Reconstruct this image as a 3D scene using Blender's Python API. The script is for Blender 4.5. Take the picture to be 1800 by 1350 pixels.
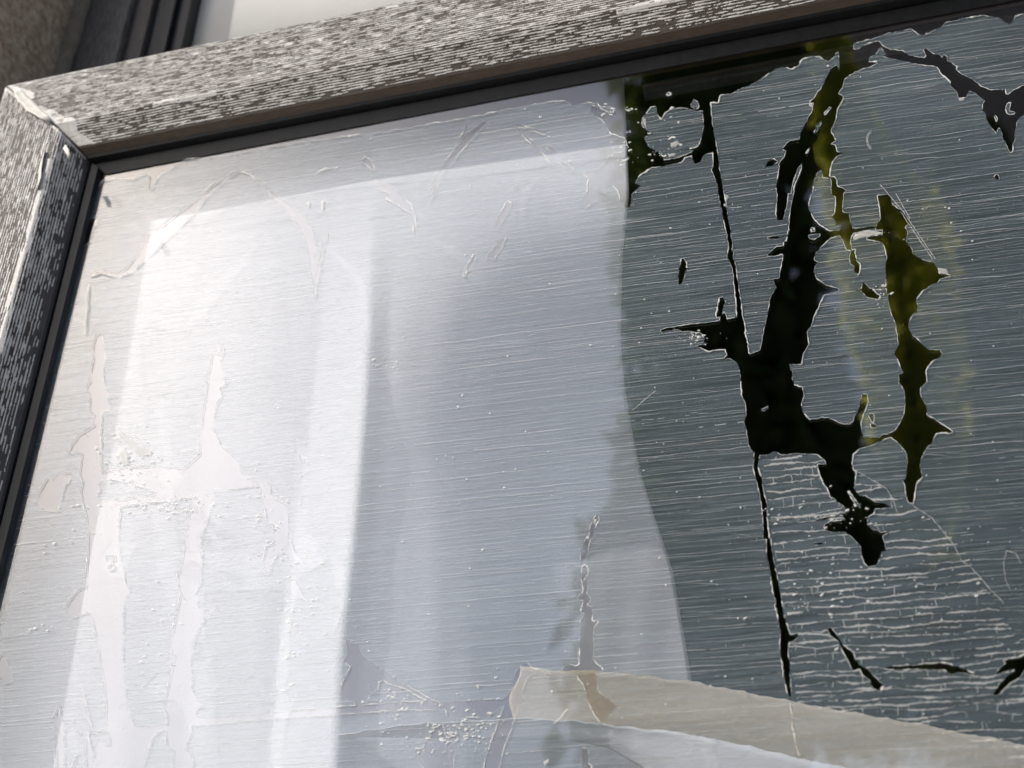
import bpy, math, random
import numpy as np
from mathutils import Vector, Matrix
from mathutils.geometry import delaunay_2d_cdt

for o in list(bpy.data.objects):
    bpy.data.objects.remove(o)
scene = bpy.context.scene
col = scene.collection

# ---------------------------------------------------------------- camera
F_PX = 2133.0
PITCH, YAW, DIST = math.radians(32.7), math.radians(14.5), 0.70
OZ = 1.88                                     # height of the pane point in the middle of the view
FW = np.array([-math.sin(YAW) * math.cos(PITCH), math.cos(YAW) * math.cos(PITCH), math.sin(PITCH)])
RT = np.array([math.cos(YAW), math.sin(YAW), 0.0])
UP = np.cross(RT, FW)
ORG = np.array([0.0, 0.0, OZ])
CAM = ORG - DIST * FW
cd = bpy.data.cameras.new('camera')
cam = bpy.data.objects.new('camera', cd)
col.objects.link(cam)
M = Matrix(((RT[0], UP[0], -FW[0], CAM[0]), (RT[1], UP[1], -FW[1], CAM[1]),
            (RT[2], UP[2], -FW[2], CAM[2]), (0, 0, 0, 1)))
cam.matrix_world = M
cd.sensor_width = 36.0
cd.lens = 36.0 * F_PX / 1800.0
cd.clip_start, cd.clip_end = 0.02, 500.0
cd.dof.use_dof = True
cd.dof.focus_distance = DIST
cd.dof.aperture_fstop = 8.0
scene.camera = cam

# ---------------------------------------------------------------- light
SUN_DIR = Vector((1.13, 1.0, -1.15)).normalized()        # the way the light travels
SUN_EL = math.asin(-SUN_DIR.z)
SUN_AZ = math.atan2(-SUN_DIR.x, -SUN_DIR.y)              # clockwise from +Y
world = bpy.data.worlds.new('World')
scene.world = world
world.use_nodes = True
wn = world.node_tree
sky = wn.nodes.new('ShaderNodeTexSky')
sky.sky_type = 'NISHITA'
sky.sun_disc = False
sky.sun_elevation = SUN_EL
sky.sun_rotation = SUN_AZ
sky.dust_density = 3.2
sky.ozone_density = 2.2
wn.links.new(sky.outputs[0], wn.nodes['Background'].inputs[0])
wn.nodes['Background'].inputs[1].default_value = 0.145
sd = bpy.data.lights.new('sun', 'SUN')
sd.energy = 2.7
sd.angle = math.radians(0.5)
sd.color = (1.0, 0.95, 0.87)
sun = bpy.data.objects.new('sun', sd)
sun.rotation_euler = SUN_DIR.to_track_quat('-Z', 'Y').to_euler()
sun.location = (-2, -2, 4)
col.objects.link(sun)
scene.view_settings.view_transform = 'Standard'
scene.view_settings.look = 'None'
scene.view_settings.gamma = 1.0
scene.view_settings.use_curve_mapping = False
scene.view_settings.exposure = 0.42
scene.cycles.max_bounces = 6
scene.cycles.diffuse_bounces = 3
scene.cycles.glossy_bounces = 3
scene.cycles.transparent_max_bounces = 12

# ---------------------------------------------------------------- helpers
rng = np.random.default_rng(7)
random.seed(7)


def P(px, py, Y=0.0):
    """points of the upright plane y = Y behind the marks measured on the pane"""
    px = np.asarray(px, float); py = np.asarray(py, float)
    v = FW + RT * ((px - 900) / F_PX)[..., None] - UP * ((py - 675) / F_PX)[..., None]
    t = (Y - CAM[1]) / v[..., 1]
    return CAM + v * t[..., None]


def link(name, verts, faces, mat, parent=None, smooth=False):
    me = bpy.data.meshes.new(name)
    me.from_pydata([tuple(v) for v in verts], [], [tuple(f) for f in faces])
    me.validate()
    me.update()
    if smooth:
        me.polygons.foreach_set('use_smooth', [True] * len(me.polygons))
    me.materials.append(mat)
    o = bpy.data.objects.new(name, me)
    col.objects.link(o)
    if parent:
        o.parent = parent
        o.matrix_parent_inverse = parent.matrix_basis.inverted()
    return o


def link_np(name, V, Fc, mat, parent=None, smooth=False):
    """verts (n,3), faces (m,k)"""
    V = np.asarray(V, np.float32); Fc = np.asarray(Fc, np.int32)
    k = Fc.shape[1]
    me = bpy.data.meshes.new(name)
    me.vertices.add(len(V)); me.vertices.foreach_set('co', V.ravel())
    me.loops.add(Fc.size); me.loops.foreach_set('vertex_index', Fc.ravel())
    me.polygons.add(len(Fc))
    me.polygons.foreach_set('loop_start', np.arange(len(Fc), dtype=np.int32) * k)
    me.polygons.foreach_set('loop_total', np.full(len(Fc), k, np.int32))
    if smooth:
        me.polygons.foreach_set('use_smooth', np.ones(len(Fc), bool))
    me.update(calc_edges=True)
    me.materials.append(mat)
    o = bpy.data.objects.new(name, me)
    col.objects.link(o)
    if parent:
        o.parent = parent
        o.matrix_parent_inverse = parent.matrix_basis.inverted()
    return o


def empty(name, loc, label, cat):
    o = bpy.data.objects.new(name, None)
    o.location = loc
    col.objects.link(o)
    o['label'] = label; o['category'] = cat; o['kind'] = 'thing'
    return o


def tag(o, label, cat):
    o['label'] = label; o['category'] = cat
    return o


def box(x0, x1, y0, y1, z0, z1):
    v = [(x, y, z) for x in (x0, x1) for y in (y0, y1) for z in (z0, z1)]
    f = [(0, 1, 3, 2), (4, 6, 7, 5), (0, 4, 5, 1), (2, 3, 7, 6), (0, 2, 6, 4), (1, 5, 7, 3)]
    return v, f


TAB = rng.random((256, 256))


def vnoise(u, t, su, st, seed=0):
    """smooth value noise, u and t arrays"""
    a = np.asarray(u) / su + seed * 17.3; b = np.asarray(t) / st + seed * 9.7
    i = np.floor(a).astype(int); j = np.floor(b).astype(int)
    fa = a - i; fb = b - j
    fa = fa * fa * (3 - 2 * fa); fb = fb * fb * (3 - 2 * fb)
    i0 = i % 256; i1 = (i + 1) % 256; j0 = j % 256; j1 = (j + 1) % 256
    return (TAB[i0, j0] * (1 - fa) + TAB[i1, j0] * fa) * (1 - fb) + (TAB[i0, j1] * (1 - fa) + TAB[i1, j1] * fa) * fb


# ---------------------------------------------------------------- materials
def newmat(name):
    m = bpy.data.materials.new(name)
    m.use_nodes = True
    nt = m.node_tree
    for n in list(nt.nodes):
        nt.nodes.remove(n)
    out = nt.nodes.new('ShaderNodeOutputMaterial')
    return m, nt, out


def N(nt, typ, **kw):
    n = nt.nodes.new(typ)
    for k, v in kw.items():
        if k in n.inputs:
            n.inputs[k].default_value = v
        else:
            setattr(n, k, v)
    return n


def paint(name, c1, c2, scale=(40, 40, 40), rough=0.6, bump=0.0, bscale=None, spec=0.5, detail=6.0):
    """two-tone principled surface driven by stretched noise, with fine relief"""
    m, nt, out = newmat(name)
    tc = N(nt, 'ShaderNodeTexCoord')
    mp = N(nt, 'ShaderNodeMapping'); mp.inputs['Scale'].default_value = scale
    no = N(nt, 'ShaderNodeTexNoise'); no.inputs['Scale'].default_value = 1.0; no.inputs['Detail'].default_value = detail
    no.inputs['Roughness'].default_value = 0.65
    cr = N(nt, 'ShaderNodeValToRGB')
    cr.color_ramp.elements[0].position = 0.35; cr.color_ramp.elements[0].color = (*c1, 1)
    cr.color_ramp.elements[1].position = 0.68; cr.color_ramp.elements[1].color = (*c2, 1)
    pb = N(nt, 'ShaderNodeBsdfPrincipled'); pb.inputs['Roughness'].default_value = rough
    pb.inputs['Specular IOR Level'].default_value = spec
    L = nt.links.new
    L(tc.outputs['Object'], mp.inputs[0]); L(mp.outputs[0], no.inputs[0])
    L(no.outputs[0], cr.inputs[0]); L(cr.outputs[0], pb.inputs['Base Color'])
    if bump:
        mp2 = N(nt, 'ShaderNodeMapping'); mp2.inputs['Scale'].default_value = bscale or scale
        n2 = N(nt, 'ShaderNodeTexNoise'); n2.inputs['Scale'].default_value = 1.0; n2.inputs['Detail'].default_value = 8.0
        b = N(nt, 'ShaderNodeBump'); b.inputs['Strength'].default_value = 0.6; b.inputs['Distance'].default_value = bump
        L(tc.outputs['Object'], mp2.inputs[0]); L(mp2.outputs[0], n2.inputs[0])
        L(n2.outputs[0], b.inputs['Height']); L(b.outputs[0], pb.inputs['Normal'])
    L(pb.outputs[0], out.inputs[0])
    return m


MAT_FACE_H = paint('weathered_grey_brown_wood_grain', (0.062, 0.051, 0.045), (0.112, 0.096, 0.086), (60, 500, 900), 0.6, 0.0004, (90, 900, 900), 0.15)
MAT_FACE_V = paint('weathered_grey_brown_wood_grain_upright', (0.062, 0.051, 0.045), (0.112, 0.096, 0.086), (900, 500, 60), 0.6, 0.0004, (900, 900, 90), 0.15)
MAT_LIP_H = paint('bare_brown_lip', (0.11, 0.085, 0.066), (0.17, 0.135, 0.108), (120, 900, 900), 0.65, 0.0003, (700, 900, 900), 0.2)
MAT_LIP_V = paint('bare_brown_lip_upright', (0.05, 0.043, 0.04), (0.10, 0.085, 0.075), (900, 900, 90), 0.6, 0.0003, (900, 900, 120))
MAT_JAMB = paint('dark_jamb_with_paint_streaks', (0.025, 0.024, 0.024), (0.17, 0.16, 0.155), (700, 300, 70), 0.6, 0.0004, (900, 900, 90))
MAT_RUBBER = paint('black_rubber', (0.006, 0.007, 0.009), (0.014, 0.016, 0.019), (150, 400, 150), 0.5, 0.0001, (700, 700, 700), 0.35)
MAT_FLAKE = paint('chalky_white_paint', (0.54, 0.525, 0.505), (0.72, 0.71, 0.70), (300, 300, 300), 0.65, 0.0001, (900, 900, 900), 0.3)
MAT_PEEL = paint('peeled_paint_curl', (0.55, 0.53, 0.48), (0.72, 0.70, 0.65), (150, 150, 150), 0.6, 0.0002, (600, 600, 600))
MAT_STONE = paint('speckled_render', (0.22, 0.165, 0.115), (0.52, 0.44, 0.34), (170, 170, 170), 0.9, 0.003, (120, 120, 120), 0.2, 9.0)
MAT_SEAL = paint('old_sealant', (0.22, 0.20, 0.16), (0.34, 0.31, 0.25), (90, 90, 90), 0.8, 0.0008, (200, 200, 200), 0.2)
MAT_BLIND = paint('white_blind_fabric', (0.86, 0.86, 0.84), (0.90, 0.90, 0.88), (30, 30, 30), 0.85, 0.0002, (900, 900, 900), 0.1)
MAT_CURTAIN = paint('white_curtain_cloth', (0.72, 0.73, 0.80), (0.81, 0.82, 0.89), (9, 9, 5), 0.9, 0.0004, (700, 700, 700), 0.1)
MAT_BEIGE = paint('beige_cloth', (0.42, 0.37, 0.31), (0.55, 0.50, 0.43), (9, 9, 45), 0.9, 0.0006, (300, 300, 300), 0.1)
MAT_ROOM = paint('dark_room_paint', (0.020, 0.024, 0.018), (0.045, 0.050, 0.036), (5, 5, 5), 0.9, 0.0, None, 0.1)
MAT_GROUND = paint('paving', (0.16, 0.15, 0.14), (0.24, 0.23, 0.21), (3, 3, 3), 0.9, 0.002, (40, 40, 40), 0.2)
MAT_SPACER = paint('grey_spacer_bar', (0.05, 0.055, 0.055), (0.09, 0.095, 0.095), (200, 200, 200), 0.4)


def facing_mix(nt, lo, hi):
    lw = N(nt, 'ShaderNodeLayerWeight'); lw.inputs['Blend'].default_value = 0.5
    pw = N(nt, 'ShaderNodeMath', operation='POWER'); pw.inputs[1].default_value = 5.0
    ma = N(nt, 'ShaderNodeMath', operation='MULTIPLY_ADD'); ma.inputs[1].default_value = hi - lo; ma.inputs[2].default_value = lo
    nt.links.new(lw.outputs['Facing'], pw.inputs[0]); nt.links.new(pw.outputs[0], ma.inputs[0])
    return ma.outputs[0]


def glass_mat(name, lo):
    m, nt, out = newmat(name)
    tr = N(nt, 'ShaderNodeBsdfTransparent'); tr.inputs[0].default_value = (0.96, 0.965, 0.965, 1)
    gl = N(nt, 'ShaderNodeBsdfGlossy'); gl.inputs['Roughness'].default_value = 0.02
    mx = N(nt, 'ShaderNodeMixShader')
    L = nt.links.new
    L(facing_mix(nt, lo, 0.9), mx.inputs[0]); L(tr.outputs[0], mx.inputs[1]); L(gl.outputs[0], mx.inputs[2])
    L(mx.outputs[0], out.inputs[0])
    return m


def film_mat(name, op, gloss, rough, tint, streak=0.0, bump=0.0, clear=0.97):
    """hazy plastic film: mostly clear, a little scattering, a broad sheen"""
    m, nt, out = newmat(name)
    L = nt.links.new
    tc = N(nt, 'ShaderNodeTexCoord')
    tr = N(nt, 'ShaderNodeBsdfTransparent'); tr.inputs[0].default_value = (clear, clear, clear, 1)
    df = N(nt, 'ShaderNodeBsdfDiffuse'); df.inputs[0].default_value = (*tint, 1)
    gl = N(nt, 'ShaderNodeBsdfGlossy'); gl.inputs['Roughness'].default_value = rough
    gl.inputs[0].default_value = (0.9, 0.9, 0.9, 1)
    if gloss:
        m1 = N(nt, 'ShaderNodeMixShader'); m1.inputs[0].default_value = gloss
        L(df.outputs[0], m1.inputs[1]); L(gl.outputs[0], m1.inputs[2])
    else:
        m1 = df
    mx = N(nt, 'ShaderNodeMixShader')
    L(tr.outputs[0], mx.inputs[1]); L(m1.outputs[0], mx.inputs[2])
    if streak:
        rot = N(nt, 'ShaderNodeMapping'); rot.inputs['Rotation'].default_value = (0, math.radians(1.5), 0)
        mp = N(nt, 'ShaderNodeMapping'); mp.inputs['Scale'].default_value = (14, 1, 620)
        no = N(nt, 'ShaderNodeTexNoise'); no.inputs['Scale'].default_value = 1.0; no.inputs['Detail'].default_value = 5.0
        n2 = N(nt, 'ShaderNodeTexNoise'); n2.inputs['Scale'].default_value = 9.0; n2.inputs['Detail'].default_value = 4.0
        mr = N(nt, 'ShaderNodeMapRange')
        mr.inputs['From Min'].default_value = 0.3; mr.inputs['From Max'].default_value = 0.72
        mr.inputs['To Min'].default_value = op - streak; mr.inputs['To Max'].default_value = op + streak
        mr2 = N(nt, 'ShaderNodeMapRange')
        mr2.inputs['From Min'].default_value = 0.3; mr2.inputs['From Max'].default_value = 0.7
        mr2.inputs['To Min'].default_value = 0.82; mr2.inputs['To Max'].default_value = 1.18
        mu = N(nt, 'ShaderNodeMath', operation='MULTIPLY')
        L(tc.outputs['Object'], rot.inputs[0]); L(rot.outputs[0], mp.inputs[0]); L(mp.outputs[0], no.inputs[0])
        L(tc.outputs['Object'], n2.inputs[0])
        L(no.outputs[0], mr.inputs[0]); L(n2.outputs[0], mr2.inputs[0])
        L(mr.outputs[0], mu.inputs[0]); L(mr2.outputs[0], mu.inputs[1]); L(mu.outputs[0], mx.inputs[0])
        b = N(nt, 'ShaderNodeBump'); b.inputs['Strength'].default_value = 0.35; b.inputs['Distance'].default_value = bump
        L(no.outputs[0], b.inputs['Height']); L(b.outputs[0], gl.inputs['Normal'])
    else:
        mx.inputs[0].default_value = op
    L(mx.outputs[0], out.inputs[0])
    return m


MAT_GLASS = glass_mat('double_glazing_front', 0.165)
MAT_GLASS_BACK = glass_mat('double_glazing_back', 0.0)
MAT_FILM = film_mat('hazy_window_film', 0.116, 0.14, 0.5, (0.46, 0.63, 0.76), 0.045, 0.0004, 0.95)
MAT_CRACK = film_mat('whitened_film_crack', 0.32, 0.0, 0.4, (0.88, 0.89, 0.90))
MAT_HAIR = film_mat('faint_film_hairline', 0.17, 0.0, 0.4, (0.86, 0.88, 0.90))
MAT_EDGE = film_mat('whitened_film_edge', 0.56, 0.0, 0.35, (0.88, 0.89, 0.86))
MAT_CRUST = film_mat('crazed_film_crust', 0.31, 0.0, 0.4, (0.84, 0.84, 0.81))
MAT_CHALK = film_mat('chalky_film_residue', 0.32, 0.0, 0.4, (0.86, 0.85, 0.80))

# ---------------------------------------------------------------- setting
def structure(name, b, mat):
    o = link(name, *b, mat)
    o['kind'] = 'structure'
    return o


structure('ground', ([(-60, -60, 0), (60, -60, 0), (60, 60, 0), (-60, 60, 0)], [(0, 1, 2, 3)]), MAT_GROUND)
XR, WF = -0.421, -0.035                       # reveal face, outer wall face
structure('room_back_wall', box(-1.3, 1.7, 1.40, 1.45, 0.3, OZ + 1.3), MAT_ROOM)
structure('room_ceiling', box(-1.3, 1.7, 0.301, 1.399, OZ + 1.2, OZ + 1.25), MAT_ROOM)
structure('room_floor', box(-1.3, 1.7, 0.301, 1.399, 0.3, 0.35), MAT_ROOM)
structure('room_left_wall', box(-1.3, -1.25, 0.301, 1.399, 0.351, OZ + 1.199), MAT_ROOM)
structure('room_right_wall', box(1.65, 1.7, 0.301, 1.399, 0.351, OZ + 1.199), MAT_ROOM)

wall = empty('house_wall', (XR, WF, 0.0), 'speckled brown rendered house wall with a dark window jamb set in it', 'wall')


def wallpiece(name, b, seed=0):
    # subdivided on its reveal side so that the edge is a little uneven
    return link(name, *b, MAT_STONE, wall)


wallpiece('wall_block', box(-1.3, XR, WF, 0.30, 0.002, OZ + 1.3))
wallpiece('lintel', box(XR + 0.001, 0.86, WF, 0.30, OZ + 0.80, OZ + 1.3))
wallpiece('sill_block', box(XR + 0.001, 0.86, WF, 0.30, 0.002, OZ - 0.72))
wallpiece('wall_block', box(0.862, 1.7, WF, 0.30, 0.002, OZ + 1.3))

# outer frame, seen behind the top corner of the sash
frame = wall


def wavy_strip(name, x0, x1, y0, y1, z0, z1, mat, parent, amp, seed, n=90):
    z = np.linspace(z0, z1, n)
    e = x1 + amp * (vnoise(z, z * 0, 0.03, 1, seed) - 0.5) * 2 + amp * 0.6 * (vnoise(z, z * 0, 0.007, 1, seed + 1) - 0.5)
    V = []; Fc = []
    for i in range(n):
        V += [(x0, y1, z[i]), (x0, y0, z[i]), (e[i], y0, z[i]), (e[i], y1, z[i])]
    for i in range(n - 1):
        a = 4 * i; b = a + 4
        for k in range(4):
            Fc.append((a + k, a + (k + 1) % 4, b + (k + 1) % 4, b + k))
    return link(name, V, Fc, mat, parent)


wavy_strip('sealant_bead', XR + 0.0002, XR + 0.012, 0.044, 0.06, OZ - 0.7, OZ + 0.79, MAT_SEAL, frame, 0.0025, 3)
link('jamb', *box(XR + 0.0145, -0.366, 0.05, 0.16, OZ - 0.7, OZ + 0.79), MAT_JAMB, frame)
link('jamb_step', *box(-0.3655, -0.349, 0.058, 0.16, OZ - 0.7, OZ + 0.79), MAT_LIP_V, frame)
link('rubber_seal', *box(-0.3485, -0.330, 0.064, 0.16, OZ - 0.7, OZ + 0.79), MAT_RUBBER, frame)
link('rubber_seal', *box(-0.3295, -0.318, 0.070, 0.16, OZ - 0.7, OZ + 0.79), MAT_RUBBER, frame)

# white blind above the curtain, behind the gap over the sash
nb = 60
bx = np.linspace(-0.345, 0.84, nb)
V = []; Fc = []
for i, x in enumerate(bx):
    yy = 0.086 + 0.002 * math.sin(x * 21)
    V += [(x, yy, OZ + 0.36), (x, yy, OZ + 0.79), (x, yy + 0.003, OZ + 0.36), (x, yy + 0.003, OZ + 0.79)]
for i in range(nb - 1):
    a = 4 * i; b = a + 4
    Fc += [(a, b, b + 1, a + 1), (a + 2, a + 3, b + 3, b + 2), (a, a + 2, b + 2, b), (a + 1, b + 1, b + 3, a + 3)]
tag(link('window_blind', V, Fc, MAT_BLIND, None, True), 'bright white blind behind the gap above the flaking top rail', 'blind')

# ---------------------------------------------------------------- across the garden: what the bare glass mirrors
def Q(px, py, L):
    a = P(np.array(float(px)), np.array(float(py)), L)
    return np.array([a[0], -L, a[2]])


def leaf_mat(name, refl, trans):
    m, nt, out = newmat(name)
    L = nt.links.new
    tc = N(nt, 'ShaderNodeTexCoord'); no = N(nt, 'ShaderNodeTexNoise'); no.inputs['Scale'].default_value = 3.0
    mr = N(nt, 'ShaderNodeMapRange'); mr.inputs['To Min'].default_value = 0.6; mr.inputs['To Max'].default_value = 1.4
    vm = N(nt, 'ShaderNodeVectorMath', operation='SCALE'); vm.inputs[0].default_value = refl
    vt = N(nt, 'ShaderNodeVectorMath', operation='SCALE'); vt.inputs[0].default_value = trans
    d = N(nt, 'ShaderNodeBsdfDiffuse'); t = N(nt, 'ShaderNodeBsdfTranslucent'); ad = N(nt, 'ShaderNodeAddShader')
    L(tc.outputs['Object'], no.inputs[0]); L(no.outputs[0], mr.inputs[0])
    L(mr.outputs[0], vm.inputs['Scale']); L(mr.outputs[0], vt.inputs['Scale'])
    L(vm.outputs[0], d.inputs[0]); L(vt.outputs[0], t.inputs[0])
    L(d.outputs[0], ad.inputs[0]); L(t.outputs[0], ad.inputs[1]); L(ad.outputs[0], out.inputs[0])
    return m


MAT_LEAF_Y = leaf_mat('olive_foliage', (0.11, 0.12, 0.02), (0.56, 0.55, 0.10))
MAT_LEAF_D = leaf_mat('dark_conifer_foliage', (0.06, 0.08, 0.03), (0.07, 0.10, 0.02))
MAT_BARK = paint('bark', (0.06, 0.045, 0.03), (0.12, 0.09, 0.065), (20, 20, 5), 0.9, 0.01, (30, 30, 8), 0.1)
MAT_BRICK = paint('tan_brick', (0.42, 0.32, 0.27), (0.56, 0.46, 0.40), (6, 6, 14), 0.9, 0.004, (20, 20, 40), 0.1)


def tree(name, spine, leaf, mat, n, seed, label, depth=0.8, thick=0.13, sunward=0.0):
    """spine: list of (centre, radius) from the bottom up"""
    r = np.random.default_rng(seed)
    c = np.array([q[0] for q in spine]); rad = np.array([q[1] for q in spine])
    base = (float(c[0][0]), float(c[0][1]), 0.0)
    root = empty(name, base, label, 'tree')
    # trunk up the middle, tapering, with short limbs
    V = []; Fc = []
    levels = [np.array([c[0][0], c[0][1], 0.0])] + list(c)
    for i, q in enumerate(levels):
        rr = thick * (1 - 0.9 * i / (len(levels) - 1))
        for a in range(8):
            V.append((q[0] + rr * math.cos(a * math.pi / 4), q[1] + rr * math.sin(a * math.pi / 4), q[2]))
    for i in range(len(levels) - 1):
        for a in range(8):
            Fc.append((8 * i + a, 8 * i + (a + 1) % 8, 8 * i + 8 + (a + 1) % 8, 8 * i + 8 + a))
    for i in range(30):
        t = r.uniform(0.5, len(c) - 1.2); k = int(t)
        a = c[k] + (c[k + 1] - c[k]) * (t - k); an = r.uniform(0, 6.28); R_ = rad[k] * 0.8
        e = a + np.array([math.cos(an) * R_, math.sin(an) * R_ * depth, R_ * 0.5])
        b = len(V)
        V += [tuple(a + (0.02, 0, 0)), tuple(a + (-0.012, 0.016, 0)), tuple(a + (-0.012, -0.016, 0)), tuple(e)]
        Fc += [(b, b + 1, b + 3), (b + 1, b + 2, b + 3), (b + 2, b, b + 3)]
    link('trunk', V, Fc, MAT_BARK, root)
    t = r.uniform(0, len(c) - 1.001, n); k = t.astype(int); f = (t - k)[:, None]
    cen = c[k] * (1 - f) + c[k + 1] * f; R_ = rad[k] * (1 - f[:, 0]) + rad[k + 1] * f[:, 0]
    an = r.uniform(0, 2 * np.pi, n); rr = np.sqrt(r.uniform(0.02, 1, n)) * R_ * (0.85 + 0.3 * vnoise(t * 3, an * 2, 0.6, 0.7, seed))
    pos = cen + np.stack([rr * np.cos(an), rr * np.sin(an) * depth, r.normal(0, 0.05, n)], 1)
    u = r.normal(size=(n, 3)); u /= np.linalg.norm(u, axis=1, keepdims=True)
    if sunward:                                  # leaves that turn their faces to the light
        nrm = np.array(SUN_DIR) * sunward + r.normal(size=(n, 3)) * 0.5
        u = np.cross(nrm, r.normal(size=(n, 3))); u /= np.linalg.norm(u, axis=1, keepdims=True)
    w = np.cross(u, nrm if sunward else r.normal(size=(n, 3))); w /= np.linalg.norm(w, axis=1, keepdims=True)
    s = leaf * r.uniform(0.6, 1.4, (n, 1))
    Vn = np.stack([pos - u * s, pos + w * s * 0.5, pos + u * s, pos - w * s * 0.5], 1).reshape(-1, 3)
    Fn = np.arange(4 * n).reshape(-1, 4)
    link_np('crown', Vn, Fn, mat, root)
    return root


def silhouette(rows, L):
    out = []
    for py, a, b in rows:
        A = Q(a, py, L); B = Q(b, py, L)
        out.append(((A + B) / 2, abs(B[0] - A[0]) / 2))
    return out


tree('slim_olive_tree', silhouette([(960, 1580, 1650), (880, 1560, 1680), (800, 1530, 1700), (600, 1490, 1700), (400, 1450, 1670), (250, 1430, 1560), (120, 1420, 1500), (0, 1415, 1480), (-120, 1430, 1465)], 5.0), 0.045, MAT_LEAF_Y, 6500, 31,
     'slim olive green tree mirrored in the bare glass', 0.12, 0.03, 1.6)
tree('dark_conifer', silhouette([(1300, 1000, 1640), (1080, 1010, 1620), (980, 1030, 1600), (880, 1085, 1540), (700, 1090, 1490), (400, 1085, 1440), (100, 1088, 1420), (-150, 1110, 1400), (-400, 1150, 1350)], 3.3), 0.07, MAT_LEAF_D, 11000, 32,
     'broad dark conifer mirrored black in the bare glass beside the curtain')
tree('dark_conifer', silhouette([(1300, 1600, 1900), (1000, 1600, 1900), (700, 1610, 1860), (400, 1640, 1800), (250, 1660, 1760)], 6.0), 0.11, MAT_LEAF_D, 6000, 33,
     'dark conifer in front of the tan house behind the slim olive tree')
hw = empty('neighbouring_house', (3.0, -7.6, 0.0), 'tan brick house mirrored dull brown in the bare glass', 'house')
hx0 = float(Q(1470, 300, 7.0)[0]); hx1 = hx0 + 5.0
link('wall', *box(hx0, hx1, -7.3, -7.0, 0.001, 11.6), MAT_BRICK, hw)
V, Fc = [], []
for x in (hx0 - 0.2, hx1 + 0.2):
    V += [(x, -6.7, 11.6), (x, -9.0, 13.4), (x, -11.3, 11.6)]
link('roof', V, [(0, 3, 4, 1), (1, 4, 5, 2), (0, 1, 2), (3, 5, 4), (0, 2, 5, 3)], MAT_BARK, hw)
link('chimney', *box(hx0 + 0.7, hx0 + 1.3, -9.3, -8.7, 12.2, 14.4), MAT_BRICK, hw)

# ---------------------------------------------------------------- sash
XG, ZG = -0.3074, OZ + 0.2313                 # inner edges of the sight line (stile, top rail)
XE, ZE = 0.62, OZ - 0.60
sash = empty('casement_window', (XG, 0.0, ZE), 'casement window with flaking white paint, black gasket and peeling hazy film on its glass', 'window')
PROF_T = [(0.0, 0.0), (0.0, 0.0010), (0.0095, 0.0036), (0.0098, 0.0026), (0.0108, 0.0026), (0.0112, 0.009), (0.0135, 0.0098),
          (0.0160, 0.0158), (0.033, 0.0235), (0.036, 0.0250), (0.086, 0.0272), (0.0893, 0.0255), (0.0905, 0.022), (0.0905, -0.030)]
PROF_S = [(0.0045, 0.0), (0.0045, 0.0052), (0.0100, 0.0058), (0.0102, 0.0045), (0.0110, 0.0045), (0.0113, 0.007), (0.0130, 0.0078),
          (0.0180, 0.0140), (0.0262, 0.0250), (0.0290, 0.0265), (0.086, 0.0272), (0.0893, 0.0255), (0.0905, 0.022), (0.0905, -0.030)]
# parts of the section: which stretch of the profile is which material
SECT = [('gasket', 0, 3, 'R'), ('gasket', 3, 6, 'R'), ('bare_lip', 6, 7, 'L'), ('painted_moulding', 7, 13, 'F')]


def member(kind):
    prof = PROF_T if kind == 'top' else PROF_S
    root = link('top_rail' if kind == 'top' else 'stile', [(0, 0, 0)], [], MAT_FACE_H, sash)
    bpy.data.objects.remove(root)
    made = []
    for nm, i0, i1, mk in SECT:
        V = []; Fc = []
        pts = prof[i0:i1 + 1]
        n = len(pts)
        ns = 60
        for k in range(ns + 1):
            s = k / ns
            for (w, p) in pts:
                if kind == 'top':
                    xa = XG - w + 0.0004
                    V.append((xa + (XE - xa) * s, -p, ZG + w))
                else:
                    za = ZG + w - 0.0009
                    V.append((XG - w, -p, za + (ZE - za) * s))
        for k in range(ns):
            for j in range(n - 1):
                a = k * n + j; b = a + n
                Fc.append((a, a + 1, b + 1, b) if kind == 'top' else (a, b, b + 1, a + 1))
        mat = {'R': MAT_RUBBER, 'L': MAT_LIP_H if kind == 'top' else MAT_LIP_V, 'F': MAT_FACE_H if kind == 'top' else MAT_FACE_V}[mk]
        o = link(('top_rail' if kind == 'top' else 'stile') if mk == 'F' else nm, V, Fc, mat, sash)
        if mk == 'F':
            main = o
    return main, prof


rail, PT = member('top')
stile, PS = member('stile')
# backs of the members behind the glass, and the two members out of the picture
link('sash_back', *box(XG - 0.0900, XE, 0.006, 0.030, ZG + 0.028, ZG + 0.0900), MAT_LIP_H, sash)
link('sash_back', *box(XG - 0.0900, XG - 0.032, 0.006, 0.030, ZE, ZG + 0.0275), MAT_LIP_V, sash)
link('bottom_rail', *box(XG - 0.09, XE + 0.09, -0.027, 0.03, ZE - 0.09, ZE - 0.0005), MAT_FACE_H, sash)
link('stile', *box(XE + 0.0005, XE + 0.09, -0.027, 0.03, ZE, ZG + 0.09), MAT_FACE_V, sash)


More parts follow.
